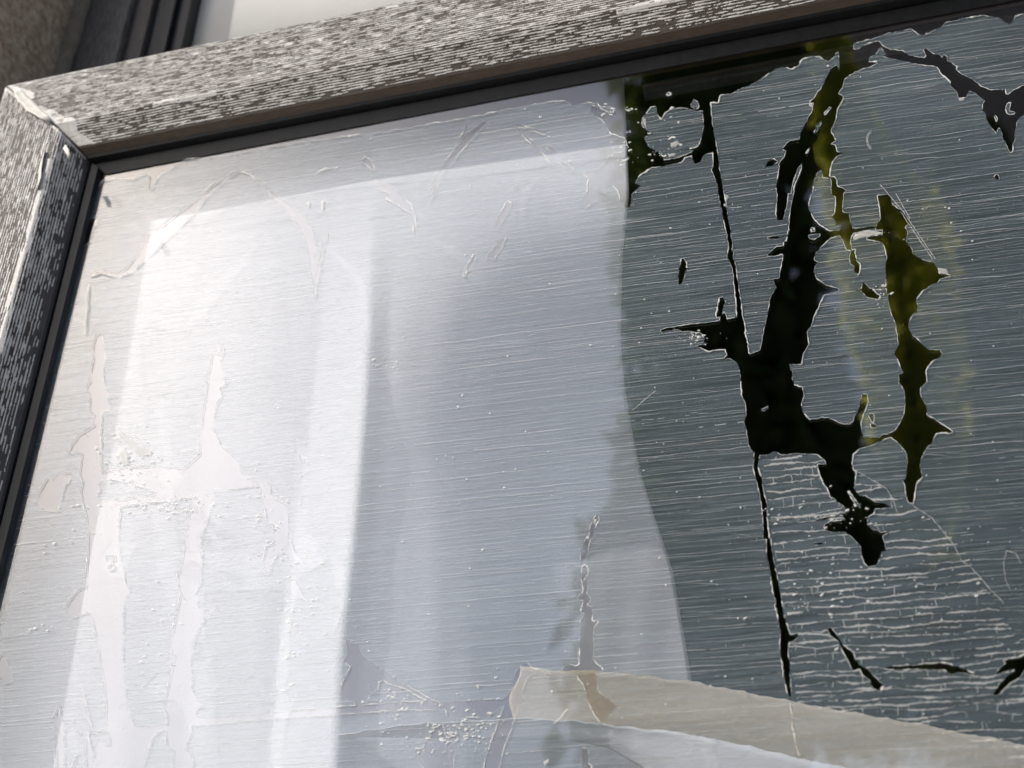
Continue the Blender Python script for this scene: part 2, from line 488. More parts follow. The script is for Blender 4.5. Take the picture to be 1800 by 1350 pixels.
# ---- flaking paint: raised chips on the moulding, built cell by cell
def flakes(kind, prof, i0, i1, du, dt, seed, parent, mat):
    w = np.array([q[0] for q in prof[i0:i1 + 1]]); p = np.array([q[1] for q in prof[i0:i1 + 1]])
    tt = np.concatenate([[0], np.cumsum(np.hypot(np.diff(w), np.diff(p)))])
    L = tt[-1]
    nt_ = int(L / dt)
    U0, U1 = (XG - 0.10, XE) if kind == 'top' else (ZE, ZG + 0.10)
    nu = int((U1 - U0) / du)
    u = U0 + (np.arange(nu) + 0.5) * du
    t = (np.arange(nt_) + 0.5) * dt
    Ug, Tg = np.meshgrid(u, t, indexing='ij')
    Wg = np.interp(Tg, tt, w)
    # value: ridges of the grain, broken dashes, larger worn patches
    ph = vnoise(Ug, Tg, 0.045, 0.012, seed) * 3.0
    ridge = np.sin(2 * np.pi * (Tg / 0.0020) + ph)
    v = 0.62 * ridge
    v += 1.45 * (vnoise(Ug, Tg, 0.0062, 0.0010, seed + 1) - 0.5)
    v += 0.55 * (vnoise(Ug, Tg, 0.0022, 0.0010, seed + 2) - 0.5)
    v += 0.25 * (vnoise(Ug, Tg, 0.03, 0.009, seed + 3) - 0.5)
    v -= 0.06
    face_t = np.interp(0.036 if kind == 'top' else 0.029, w, tt)
    ft = Tg - face_t
    # solid streak on the arris between moulding and face
    on_ar = vnoise(Ug, Tg * 0, 0.05, 1, seed + 5)
    v += np.where(np.abs(ft - 0.0015 * (vnoise(Ug, Ug * 0, 0.012, 1, seed + 6) - 0.5) * 2) < 0.0016 + 0.0012 * on_ar, 1.1 * (on_ar > 0.35), 0)
    v -= np.where(ft < -0.001, 0.20 if kind == 'top' else 0.0, 0.14)
    # outer edge keeps more paint, ragged inner border
    outer = L - Tg
    v += np.where(outer < 0.012, 0.45 * (1 - outer / 0.012), 0)
    v += np.where(outer < 0.007, 0.9 * (vnoise(Ug, Tg, 0.006, 0.003, seed + 8) - 0.45), 0)
    rag = 0.0006 + 0.0022 * np.floor(vnoise(Ug, Ug * 0, 0.011, 1, seed + 7) * 4) / 4
    v = np.where(Tg < rag, -9, v)
    if kind == 'stile':
        v -= np.where(Wg < 0.0180, 0.45, 0)
    # near the mitre a smooth unbroken patch
    if kind == 'top':
        dm = Ug - (XG - Wg)
        v += np.where(dm < 0.004 + 0.010 * vnoise(Tg, Tg * 0, 0.012, 1, seed + 9) + np.where(ft < 0.004, 0.006, 0), 1.3, 0)
        v = np.where((ft < 0.02) & (ft > 0.001) & (dm > 0.006) & (dm < 0.011), v - 0.6, v)
    else:
        dm = (ZG + Wg) - Ug
        v += np.where(dm < 0.002 + 0.004 * vnoise(Tg, Tg * 0, 0.012, 1, seed + 9), 1.0, 0)
    on = (v > 0) & (dm > 0.0012)
    # corners
    iu, it = np.nonzero(on)
    idx = -np.ones((nu + 1, nt_ + 1), int)
    used = np.zeros((nu + 1, nt_ + 1), bool)
    for a, b in ((0, 0), (1, 0), (1, 1), (0, 1)):
        used[iu + a, it + b] = True
    cu, ct = np.nonzero(used)
    idx[cu, ct] = np.arange(len(cu))
    r2 = np.random.default_rng(seed)
    U = U0 + cu * du + (r2.random(len(cu)) - 0.5) * du * 0.55
    T = np.clip(ct * dt + (r2.random(len(cu)) - 0.5) * dt * 0.55, 0, L)
    ww = np.interp(T, tt, w); pp = np.interp(T, tt, p)
    h = 0.00016 + 0.00012 * r2.random(len(cu))

    def S(lift):
        if kind == 'top':
            return np.stack([U, -(pp + lift), ZG + ww - lift * 0.3], 1)
        return np.stack([XG - ww + lift * 0.3, -(pp + lift), U], 1)
    n = len(cu)
    V = np.concatenate([S(h), S(np.full(n, -0.0001))])
    q = [idx[iu, it], idx[iu + 1, it], idx[iu + 1, it + 1], idx[iu, it + 1]]
    faces = [np.stack(q, 1)]
    pad = np.pad(on, 1)
    c = pad[1:-1, 1:-1]
    for nb_, a, b in ((pad[:-2, 1:-1], (0, 0), (0, 1)), (pad[2:, 1:-1], (1, 1), (1, 0)),
                      (pad[1:-1, :-2], (1, 0), (0, 0)), (pad[1:-1, 2:], (0, 1), (1, 1))):
        e = c & ~nb_
        x, y = np.nonzero(e)
        A = idx[x + a[0], y + a[1]]; B = idx[x + b[0], y + b[1]]
        faces.append(np.stack([A, B, B + n, A + n], 1))
    Fc = np.concatenate(faces)
    o = link_np('paint_flakes', V, Fc, mat, parent)
    o['kind'] = 'stuff'
    return o


flakes('top', PT, 7, 12, 0.00055, 0.00038, 11, rail, MAT_FLAKE)
flakes('stile', PS, 6, 12, 0.00055, 0.00038, 23, stile, MAT_FLAKE)


def curl(pts, width, lift, seed, parent, name='paint_curl'):
    """a peeled strip of paint standing off the moulding; pts on the face plane y=-0.027"""
    r = np.random.default_rng(seed)
    V = []; Fc = []
    m = 7
    for k, (x, z, d) in enumerate(pts):
        pr = pts[min(k + 1, len(pts) - 1)]; pv = pts[max(k - 1, 0)]
        tx, tz = pr[0] - pv[0], pr[1] - pv[1]
        l = math.hypot(tx, tz) or 1
        nx, nz = -tz / l, tx / l
        wd = width * (0.35 + 0.65 * math.sin(math.pi * (k + 0.5) / len(pts))) * (0.8 + 0.4 * r.random())
        for j in range(m):
            s = j / (m - 1)
            V.append((x + nx * wd * s, d - lift * (s ** 1.6) * (0.8 + 0.3 * r.random()), z + nz * wd * s))
    for k in range(len(pts) - 1):
        for j in range(m - 1):
            a = k * m + j
            Fc.append((a, a + 1, a + m + 1, a + m))
    o = link(name, V, Fc, MAT_PEEL, parent, True)
    sm = o.modifiers.new('thickness', 'SOLIDIFY'); sm.thickness = 0.0003
    return o


def onrail(px, py, p):
    a = P(np.array(px), np.array(py), -p)
    return (float(a[0]), float(a[2]), -p - 0.0006)


curl([onrail(x, y, 0.0270) for x, y in ((93, 214), (84, 203), (75, 196), (66, 186), (57, 177), (48, 170), (40, 160), (34, 155))], 0.0075, 0.0018, 3, rail)
curl([onrail(x, y, 0.0262) for x, y in ((112, 262), (118, 272), (121, 281))], 0.004, 0.002, 5, stile)
curl([onrail(x, y, 0.0262) for x, y in ((78, 268), (74, 285), (70, 300), (68, 318), (66, 335))], 0.0035, 0.002, 9, stile)

# dark joint filler along the mitre
V = []
for (w, p) in ((0.012, 0.0085), (0.0175, 0.0125), (0.026, 0.0195), (0.036, 0.0238), (0.086, 0.0262), (0.090, 0.0245)):
    V += [(XG - w - 0.0009, -p, ZG + w - 0.0012), (XG - w + 0.0009, -p, ZG + w + 0.0010), (XG - w, 0.0, ZG + w)]
Fc = []
for k in range(5):
    a = 3 * k
    Fc += [(a, a + 1, a + 4, a + 3), (a + 1, a + 2, a + 5, a + 4), (a + 2, a, a + 3, a + 5)]
link('mitre_joint', V, Fc, MAT_RUBBER, sash)

# ---- glass
pane = link('glass_pane', *box(XG - 0.008, XE + 0.006, 0.0, 0.004, ZE - 0.006, ZG + 0.008), MAT_GLASS, sash)
pane.data.materials.append(MAT_GLASS_BACK)
for f_ in pane.data.polygons:              # the four reflecting faces of the double glazing act as one on the outside
    f_.material_index = 0 if f_.normal.y < -0.5 else 1
spz = OZ + float(P(np.array(1200.0), np.array(146.0), 0.014)[2]) - OZ
link('spacer_bar', *box(XG + 0.395, XE, 0.0125, 0.0200, spz - 0.004, spz + 0.0045), MAT_SPACER, sash)
link('spacer_bar', *box(XG + 0.395, XE, 0.0090, 0.0120, spz - 0.0012, spz - 0.0002), MAT_LIP_V, sash)

# ---------------------------------------------------------------- curtain
band = np.array([(-150, 672), (150, 665), (350, 660), (500, 652), (700, 642), (850, 630), (1000, 615), (1150, 598), (1350, 588), (1600, 570)], float)
redge = np.array([(-100, 1092), (130, 1096), (340, 1106), (450, 1094), (600, 1090), (680, 1097), (750, 1108), (830, 1124), (900, 1146),
                  (1000, 1180), (1100, 1198), (1180, 1212), (1300, 1225), (1500, 1235)], float)
ledge = np.array([(250, 196), (320, 181), (500, 140), (680, 97), (1002, 24), (1350, -50), (1600, -104)], float)
nz, nx = 90, 170
rows = np.linspace(120, 1560, nz)
V = np.zeros((nz, nx, 3))
for r, py in enumerate(rows):
    xb = np.interp(py, band[:, 0], band[:, 1]); xr = np.interp(py, redge[:, 0], redge[:, 1]); xl = np.interp(py, ledge[:, 0], ledge[:, 1])
    px = np.linspace(xl, xr, nx)
    g = np.clip((py - 330) / 480, 0.0, 1.0); g = g * g * (3 - 2 * g) * 0.6 + 0.4 * g
    s = (px - xl) / (xb - xl)                 # 0 at the hem edge, 1 at the crest of the big fold
    d = 0.025 + (0.0012 * np.sin(px * 0.021 + 0.6) + 0.00015 * np.sin(px * 0.083 + 0.004 * py) + 0.0008 * (vnoise(px, px * 0 + py * 0.35, 38, 60, 5) - 0.5)) * g
    wb = 75 + 0.04 * (py - 300)
    rise = np.clip((px - (xb - wb)) / wb, 0, 1)
    crest = 0.017 * rise ** 1.1 * g
    ap = np.clip((px - xl) / (xb - wb - xl), 0, 1)
    dip = 0.017 * ap * g
    q = np.clip((px - xb) / (xr - xb), 0, 1)
    back = np.clip((px - xb) / 40.0, 0, 1)
    top = d
    right = top + 0.004 * g * (3 * back ** 2 - 2 * back ** 3) + (0.004 + 0.122 * g) * q - 0.0035 * g * (np.sin(q * 2 * np.pi * 1.25 - 0.9) + 0.78)
    dep = np.where(px <= xb, d + dip - crest, right)
    y = dep
    pt = np.stack([P(px[k], np.array(py), float(y[k])) for k in range(nx)])
    V[r] = pt
idx = np.arange(nz * nx).reshape(nz, nx)
Fc = np.stack([idx[:-1, :-1], idx[1:, :-1], idx[1:, 1:], idx[:-1, 1:]], -1).reshape(-1, 4)
cur = link_np('curtain', V.reshape(-1, 3), Fc, MAT_CURTAIN, None, True)
tag(cur, 'white curtain with one broad fold hanging close behind the filmed glass', 'curtain')
sm = cur.modifiers.new('thickness', 'SOLIDIFY'); sm.thickness = 0.0012; sm.offset = -1 if False else 1


def swag(name, top, bot, dep0, dep1, mat, label, cat, seed):
    top = np.array(top, float); bot = np.array(bot, float)
    xs = np.linspace(max(top[0, 0], bot[0, 0]), min(top[-1, 0], bot[-1, 0]), 260)
    V = np.zeros((len(xs), 14, 3))
    for i, x in enumerate(xs):
        a = np.interp(x, top[:, 0], top[:, 1]); b = np.interp(x, bot[:, 0], bot[:, 1])
        a += 5 * (vnoise(np.array([x]), np.array([0.0]), 26, 1, seed * 10)[0] - 0.5) + 3 * (vnoise(np.array([x]), np.array([0.0]), 7, 1, seed * 10 + 1)[0] - 0.5)
        for j in range(14):
            s = j / 13
            V[i, j] = P(np.array(x + max(0.0, 1 - (x - xs[0]) / 80) * (22 * (s - 0.5) ** 2 - 16 * s + 5 * math.sin(s * 9 + seed))), np.array(a + (b - a) * s), dep0 + (dep1 - dep0) * s + 0.02 * max(0.0, (x - 700) / 600) * (dep0 < 0.05) + 0.0008 * math.sin(s * 5 + x * 0.006 + seed))
    idx = np.arange(len(xs) * 14).reshape(len(xs), 14)
    Fc = np.stack([idx[:-1, :-1], idx[:-1, 1:], idx[1:, 1:], idx[1:, :-1]], -1).reshape(-1, 4)
    o = link_np(name, V.reshape(-1, 3), Fc, mat, None, True)
    m = o.modifiers.new('thickness', 'SOLIDIFY'); m.thickness = 0.0003; m.offset = 1
    return tag(o, label, cat)


swag('beige_swag', [(908, 1172), (950, 1175), (1050, 1181), (1210, 1196), (1400, 1234), (1600, 1270), (1800, 1308), (2050, 1370)],
     [(908, 1285), (1060, 1290), (1210, 1308), (1350, 1338), (1500, 1370), (1800, 1438), (2050, 1500)], 0.060, 0.066, MAT_BEIGE,
     'beige cloth swag drooping across the lower glass above the white one', 'swag', 0.3)
swag('white_swag', [(592, 1290), (700, 1276), (800, 1268), (900, 1263), (1000, 1266), (1060, 1272), (1210, 1290), (1350, 1320), (1500, 1352), (1800, 1420), (2050, 1480)],
     [(592, 1294), (700, 1296), (800, 1297), (900, 1298), (1000, 1300), (1070, 1314), (1130, 1350), (1250, 1440), (1500, 1560), (2050, 1640)], 0.024, 0.034, MAT_CURTAIN,
     'white cloth swag below the beige one at the bottom of the glass', 'swag', 1.1)

# ---------------------------------------------------------------- the film, traced on the pane
TS = 3.971
Y0 = (0, 340, 670, 1010)


def T(c, r, *pts):
    return [(450 * c + x / TS, Y0[r] + y / TS) for x, y in pts]


def stroke(pts, wid):
    """polygon along a centre line; wid = one width or one per point"""
    pts = np.array(pts, float)
    wid = np.interp(np.linspace(0, 1, len(pts)), np.linspace(0, 1, len(wid)), wid)
    tg = np.gradient(pts, axis=0); tg /= np.maximum(np.linalg.norm(tg, axis=1, keepdims=True), 1e-6)
    nn = np.stack([-tg[:, 1], tg[:, 0]], 1)
    a = pts + nn * wid[:, None] / 2; b = pts - nn * wid[:, None] / 2
    return [tuple(q) for q in a] + [tuple(q) for q in b[::-1]]


HOLES = []
ISLES = []
# bare strip under the top gasket and the dark bay beside the curtain edge
HOLES.append([(150, 150), (2100, -150), (2100, -60), (1860, 18)] +
             T(3, 0, (1787, 95), (1730, 110), (1690, 175), (1650, 150), (1610, 120), (1490, 105), (1240, 155), (1220, 180), (1150, 215), (1080, 250),
               (1050, 240), (1005, 200), (920, 215), (810, 240), (735, 268), (600, 300), (595, 340), (625, 350), (660, 325), (720, 300), (760, 300),
               (745, 345), (760, 375), (705, 400), (705, 435), (775, 430), (720, 465), (640, 490), (570, 525), (530, 555), (500, 500), (495, 360), (470, 370), (460, 400), (420, 430), (360, 395), (300, 390), (240, 410),
               (215, 455), (170, 480), (90, 470), (0, 515)) +
             T(2, 0, (1740, 550), (1650, 600), (1610, 610), (1530, 655), (1455, 660), (1440, 715), (1385, 715), (1395, 830), (1410, 930), (1425, 1010),
               (1435, 1080), (1418, 1090), (1400, 1065), (1340, 1080), (1310, 1130), (1275, 1150), (1255, 1088), (1205, 1100), (1190, 1125), (1100, 1150),
               (970, 1170), (890, 1225), (855, 1280), (900, 1297), (850, 1340), (838, 1345)) +
             T(2, 1, (830, 70), (815, 100), (790, 100), (760, 60)) +
             T(2, 0, (740, 1330), (695, 1290), (640, 1330)) +
             T(2, 1, (620, 30), (555, 65), (510, 105), (480, 40)) +
             T(2, 0, (525, 1345), (535, 1240), (500, 1215), (600, 1185), (650, 1150), (690, 1075), (790, 1060), (820, 1030), (785, 960), (690, 930),
               (655, 870), (640, 845), (580, 805), (540, 770), (560, 735), (620, 760), (700, 800), (720, 770), (690, 740), (620, 745), (600, 720),
               (520, 715), (440, 738), (380, 700), (260, 706), (0, 755)) +
             T(1, 0, (1400, 832), (850, 920), (200, 1002)) +
             T(0, 0, (1600, 1075), (1300, 1108), (1225, 1150), (1130, 1200), (1085, 1250), (1055, 1330), (1030, 1300), (1045, 1225), (1010, 1205), (930, 1245), (800, 1240), (720, 1255), (690, 1300)) +
             [(120, 330)])
ISLES.append(T(2, 0, (935, 790), (970, 745), (1005, 740), (1015, 800), (1040, 830), (1065, 790), (1120, 755), (1180, 750), (1240, 760), (1290, 775),
               (1330, 770), (1340, 880), (1325, 970), (1300, 1020), (1270, 1035), (1180, 1045), (1060, 1095), (1000, 1050), (945, 1020), (920, 960),
               (975, 935), (905, 880), (905, 830)))
ISLES.append(T(2, 0, (1245, 730), (1270, 690), (1300, 710), (1310, 745), (1285, 770), (1250, 745)))
ISLES.append(T(2, 0, (1055, 1112), (1110, 1066), (1200, 1045), (1270, 1048), (1240, 1070), (1180, 1095), (1130, 1108), (1060, 1120)))
ISLES.append(T(2, 0, (780, 770), (830, 755), (850, 760), (820, 775)))
ISLES.append(T(2, 0, (1075, 655), (1095, 640), (1115, 655), (1090, 670)))
ISLES.append(T(2, 0, (790, 915), (825, 908), (830, 925), (800, 932)))
ISLES.append(T(3, 0, (750, 375), (785, 330), (830, 380), (790, 390)))
# diagonal gap running to the right edge
HOLES.append(T(3, 0, (735, 300), (735, 290), (780, 290), (800, 320), (850, 345), (940, 355), (985, 390), (1090, 405), (1105, 390), (1085, 350), (1105, 335),
               (1150, 375), (1200, 385), (1215, 405), (1225, 385), (1250, 395), (1250, 430), (1320, 465), (1315, 490), (1350, 520), (1420, 550), (1500, 610),
               (1560, 630), (1640, 625), (1655, 615), (1660, 660), (1680, 660), (1720, 625), (1787, 595), (2100, 540), (2100, 700), (1787, 800), (1745, 830),
               (1720, 930), (1725, 970), (1710, 1000), (1705, 1060), (1690, 1065), (1665, 1010), (1660, 985), (1640, 980), (1640, 940), (1615, 890),
               (1600, 900), (1595, 930), (1560, 890), (1530, 840), (1520, 790), (1495, 770), (1500, 730), (1515, 705), (1480, 680), (1440, 640), (1400, 635),
               (1385, 680), (1330, 680), (1320, 640), (1275, 600), (1275, 570), (1215, 520), (1180, 465), (1060, 450), (905, 415), (830, 400), (775, 385), (740, 360)))
ISLES.append(T(3, 0, (1655, 760), (1670, 720), (1700, 715), (1685, 770), (1740, 790), (1690, 805), (1665, 790)))
ISLES.append(T(3, 0, (1575, 810), (1590, 805), (1605, 830), (1595, 855)))
# olive strip and black lobes below the top bay
HOLES.append(T(3, 0, (480, 455), (530, 555), (520, 610), (490, 655), (525, 675), (515, 710), (485, 760), (470, 840), (445, 890), (440, 920), (475, 980), (430, 1005),
               (470, 1015), (480, 1060), (535, 1070), (480, 1090), (450, 1130), (435, 1170), (430, 1240), (460, 1235), (480, 1260), (485, 1300), (550, 1330)) +
             T(3, 1, (525, 0), (520, 130), (565, 145), (570, 190), (592, 245), (750, 230), (750, 240), (600, 275), (582, 300), (580, 400), (550, 395), (520, 320), (500, 290), (440, 310),
               (405, 340), (370, 370), (330, 420), (320, 465), (350, 480), (325, 510), (318, 545), (345, 600), (400, 640), (490, 665), (497, 682), (395, 705),
               (360, 770), (350, 800), (320, 860), (300, 930), (270, 970), (285, 1050), (245, 1120), (235, 1190), (165, 1195), (170, 1260), (185, 1340)) +
             T(3, 2, (240, 40), (250, 110), (232, 150), (240, 210), (290, 270), (420, 255), (490, 290), (570, 305), (610, 240), (640, 180), (645, 130), (660, 92), (695, 92),
               (697, 150), (685, 190), (665, 225), (660, 260), (648, 285), (665, 390), (780, 395), (800, 372), (830, 375), (890, 340), (920, 300), (950, 230), (960, 150),
               (950, 60), (915, 0)) +
             T(3, 1, (925, 1350), (912, 1270), (945, 1250), (910, 1170), (882, 1120), (910, 1060), (905, 985), (885, 890), (860, 830), (845, 770), (825, 640), (820, 500), (825, 410),
               (800, 340), (690, 320), (690, 305), (800, 290), (800, 255), (750, 250), (760, 215), (785, 180), (785, 130), (770, 50), (765, 15), (840, 5), (870, 80), (960, 140), (985, 200), (955, 235),
               (975, 265), (965, 320), (1005, 395), (1010, 425), (1080, 465), (1160, 490), (1200, 550), (1290, 575), (1200, 595), (1180, 625), (1130, 640), (1070, 690), (1035, 740), (1045, 790),
               (1035, 830), (1010, 840), (980, 900), (985, 950), (1010, 990), (1075, 1050), (1120, 1092), (1200, 1092), (1215, 1115), (1200, 1140), (1120, 1200), (1100, 1240), (1110, 1310), (1075, 1350)) +
             T(3, 2, (1065, 40), (1065, 100), (1110, 190), (1105, 235), (1190, 285), (1290, 355), (1175, 365), (1140, 435), (1105, 470), (1065, 550), (1060, 610), (1080, 670),
               (1040, 710), (1030, 740), (1025, 790), (1015, 852), (985, 850), (965, 800), (960, 740), (940, 688), (965, 680), (975, 560), (970, 510), (930, 450), (860, 392),
               (810, 405), (720, 450), (640, 470), (595, 510), (585, 570), (595, 620), (615, 640), (610, 690), (598, 745), (640, 800), (680, 800), (750, 845), (820, 855), (860, 880), (745, 890), (740, 920), (700, 945),
               (690, 1000), (720, 1030), (760, 1045), (800, 1060), (855, 1045), (800, 1080), (805, 1110), (825, 1185), (795, 1190), (780, 1240), (755, 1285), (700, 1292), (675, 1270), (655, 1220),
               (650, 1160), (600, 1100), (540, 1055), (450, 1055), (400, 1035), (395, 1005), (430, 980), (500, 975), (545, 970), (520, 935), (330, 975), (320, 968), (550, 920), (550, 890), (480, 850), (470, 820), (435, 805), (415, 745), (385, 710),
               (360, 640), (345, 580), (410, 580), (400, 555), (350, 512), (200, 503), (100, 515), (50, 490), (0, 510)) +
             T(2, 2, (1730, 520), (1700, 520), (1650, 440), (1640, 350), (1620, 290), (1635, 240), (1630, 150), (1605, 100), (1600, 0)) +
             T(2, 1, (1600, 1330), (1590, 1240), (1570, 1180), (1520, 1150), (1475, 1160), (1500, 1130), (1490, 1090), (1410, 1095), (1380, 1105), (1290, 1065), (1370, 1045), (1340, 1040), (1345, 1010),
               (1320, 975), (1230, 960), (1200, 965), (1160, 950), (1070, 960), (1045, 970), (1038, 950), (1200, 920), (1450, 890), (1455, 850), (1480, 830), (1500, 860), (1500, 880), (1565, 865), (1575, 830),
               (1605, 850), (1625, 920), (1640, 1040), (1655, 1120), (1730, 1100)) +
             T(3, 1, (0, 830), (15, 730), (60, 660), (40, 600), (80, 590), (95, 500), (105, 440), (110, 430), (0, 438), (0, 425), (60, 372), (110, 370), (105, 310), (0, 315), (0, 305), (140, 290), (150, 200), (160, 100), (180, 0)) +
             T(3, 0, (190, 1290), (235, 1180), (240, 1130), (210, 1170), (170, 1280), (160, 1350)) +
             T(3, 1, (140, 0), (130, 90), (115, 130), (105, 190), (70, 190), (55, 140), (60, 100), (65, 0)) +
             T(3, 0, (55, 1310), (70, 1230), (80, 1140), (110, 1100), (130, 1050), (90, 1040), (150, 985), (220, 975), (230, 920), (270, 850), (310, 780), (320, 720), (290, 715), (320, 690), (385, 590), (430, 490)))
ISLES += [T(3, 0, (385, 795), (430, 745), (445, 752), (400, 805)), T(3, 0, (318, 930), (340, 870), (370, 845), (375, 860), (335, 935)),
          T(3, 0, (262, 1070), (285, 1030), (290, 1040), (270, 1075)), T(3, 0, (315, 1300), (320, 1260), (345, 1200), (375, 1180), (385, 1240), (440, 1245), (445, 1350), (310, 1350)),
          T(3, 1, (300, 0), (440, 0), (475, 30), (470, 130), (445, 165), (470, 190), (475, 230), (510, 215), (505, 258), (430, 265), (360, 220), (320, 180), (285, 110), (285, 60)),
          T(3, 1, (295, 240), (325, 235), (330, 268), (300, 270)), T(3, 1, (278, 290), (365, 278), (365, 300), (320, 328), (290, 318)),
          T(3, 1, (100, 300), (138, 300), (130, 335), (112, 335)),
          T(3, 2, (552, 765), (570, 770), (650, 880), (640, 888), (600, 850)), T(3, 2, (148, -120), (165, -118), (172, -75), (158, -72)),
          T(2, 2, (1735, 200), (1787, 170), (1787, 190), (1750, 215))]
HOLES += [T(3, 1, (585, 395), (610, 390), (615, 470), (640, 490), (640, 540), (630, 568), (600, 540), (605, 510), (575, 490), (570, 450)),
          T(3, 1, (660, 625), (690, 640), (710, 665), (825, 648), (825, 656), (735, 675), (785, 720), (770, 740), (700, 730), (650, 680), (610, 680), (655, 665)),
          T(3, 2, (700, 235), (725, 225), (740, 245), (738, 285), (722, 285)), T(3, 2, (718, 300), (740, 295), (762, 325), (720, 322)),
          T(3, 2, (318, 1130), (385, 1128), (380, 1140), (330, 1142)), T(3, 2, (735, 1000), (770, 990), (760, 1003), (740, 1008)),
          T(3, 3, (410, 378), (440, 370), (490, 430), (520, 490), (600, 545), (605, 585), (650, 640), (700, 660), (730, 700), (780, 750), (812, 765), (785, 790), (785, 815), (750, 800),
            (720, 775), (710, 730), (660, 700), (640, 660), (595, 675), (560, 600), (520, 530), (500, 470), (440, 430)),
          T(3, 3, (830, 650), (850, 640), (1040, 632), (1080, 622), (1210, 615), (1250, 620), (1290, 635), (1360, 650), (1430, 690), (1480, 685), (1440, 700), (1320, 680), (1285, 698), (1265, 690),
            (1240, 668), (1100, 660), (840, 662)),
          T(3, 3, (1590, 690), (1660, 620), (1645, 600), (1680, 585), (1750, 580), (1787, 560), (1950, 520), (1950, 600), (1787, 670), (1760, 720), (1690, 760), (1600, 845), (1565, 840), (1600, 790), (1650, 730), (1730, 660), (1650, 680)),
          T(3, 0, (1578, 1235), (1600, 1215), (1615, 1245), (1605, 1262)),
          T(2, 1, (1185, 455), (1200, 455), (1220, 490), (1215, 520), (1240, 520), (1212, 535), (1205, 580), (1190, 620), (1172, 645), (1160, 625), (1170, 540), (1163, 525), (1175, 500)),
          T(2, 1, (1450, 728), (1475, 722), (1488, 760), (1475, 800), (1460, 850), (1430, 868), (1425, 850), (1440, 780)),
          T(2, 1, (845, 70), (865, 68), (850, 85)), T(2, 0, (1550, 1103), (1580, 1100), (1560, 1112)), T(3, 0, (0, 1125), (40, 1110), (70, 1130), (20, 1160), (-20, 1165)),
          T(2, 0, (1060, 925), (1100, 920), (1140, 945), (1130, 955), (1095, 935))]
# the long straight tear
HOLES.append(stroke(T(2, 0, (1420, 1060), (1425, 1150), (1420, 1180), (1440, 1240), (1458, 1350)) + T(2, 1, (1475, 70), (1490, 160), (1510, 260), (1525, 360), (1520, 440), (1550, 510), (1560, 600), (1580, 740), (1590, 860)),
                    [8, 9, 14, 10, 9, 10, 9, 7, 8, 5, 10, 6, 7, 8, 10]))
HOLES.append(stroke(T(2, 2, (1710, 510), (1700, 600), (1725, 690), (1745, 780), (1760, 860), (1765, 950), (1775, 1100)) + T(3, 2, (5, 1100), (10, 1200), (30, 1300)) +
                    T(3, 3, (40, 0), (55, 100), (75, 200), (95, 320), (120, 400), (115, 470), (110, 540), (125, 610), (130, 700), (145, 790), (152, 850)),
                    [9, 8, 10, 7, 9, 7, 10, 8, 10, 9, 11, 12, 11, 12, 16, 16, 14, 13, 11, 8, 4]))
HOLES.append(T(3, 3, (120, 395), (150, 420), (210, 412), (205, 440), (175, 465), (120, 470)))
HOLES.append(stroke(T(3, 3, (154, 860), (165, 930), (180, 1060), (200, 1180), (222, 1260)), [1.0, 2, 2.5, 2.5, 2]))
# centre tear
HOLES += [T(2, 2, (590, 930), (610, 960), (580, 1020), (560, 1080), (540, 1130), (525, 1200), (500, 1270), (475, 1285), (480, 1210), (500, 1130), (540, 1070), (550, 1010), (570, 960)),
          T(2, 2, (485, 1350), (490, 1300), (510, 1282), (530, 1305), (530, 1350)),
          T(2, 3, (480, -10), (515, -10), (505, 35), (490, 50)),
          T(2, 3, (505, 40), (530, 80), (520, 130), (550, 170), (525, 215), (555, 230), (560, 325), (605, 330), (570, 370), (565, 600), (645, 670), (590, 680), (600, 820), (730, 915), (665, 1000),
            (660, 1030), (610, 1025), (570, 970), (520, 860), (500, 770), (455, 700), (430, 685), (320, 690), (390, 625), (440, 640), (470, 630), (480, 370), (460, 365), (510, 270), (485, 270), (500, 180), (445, 170), (500, 120), (490, 60)),
          T(2, 3, (490, 1210), (530, 1215), (535, 1320), (555, 1330), (550, 1450), (485, 1450))]
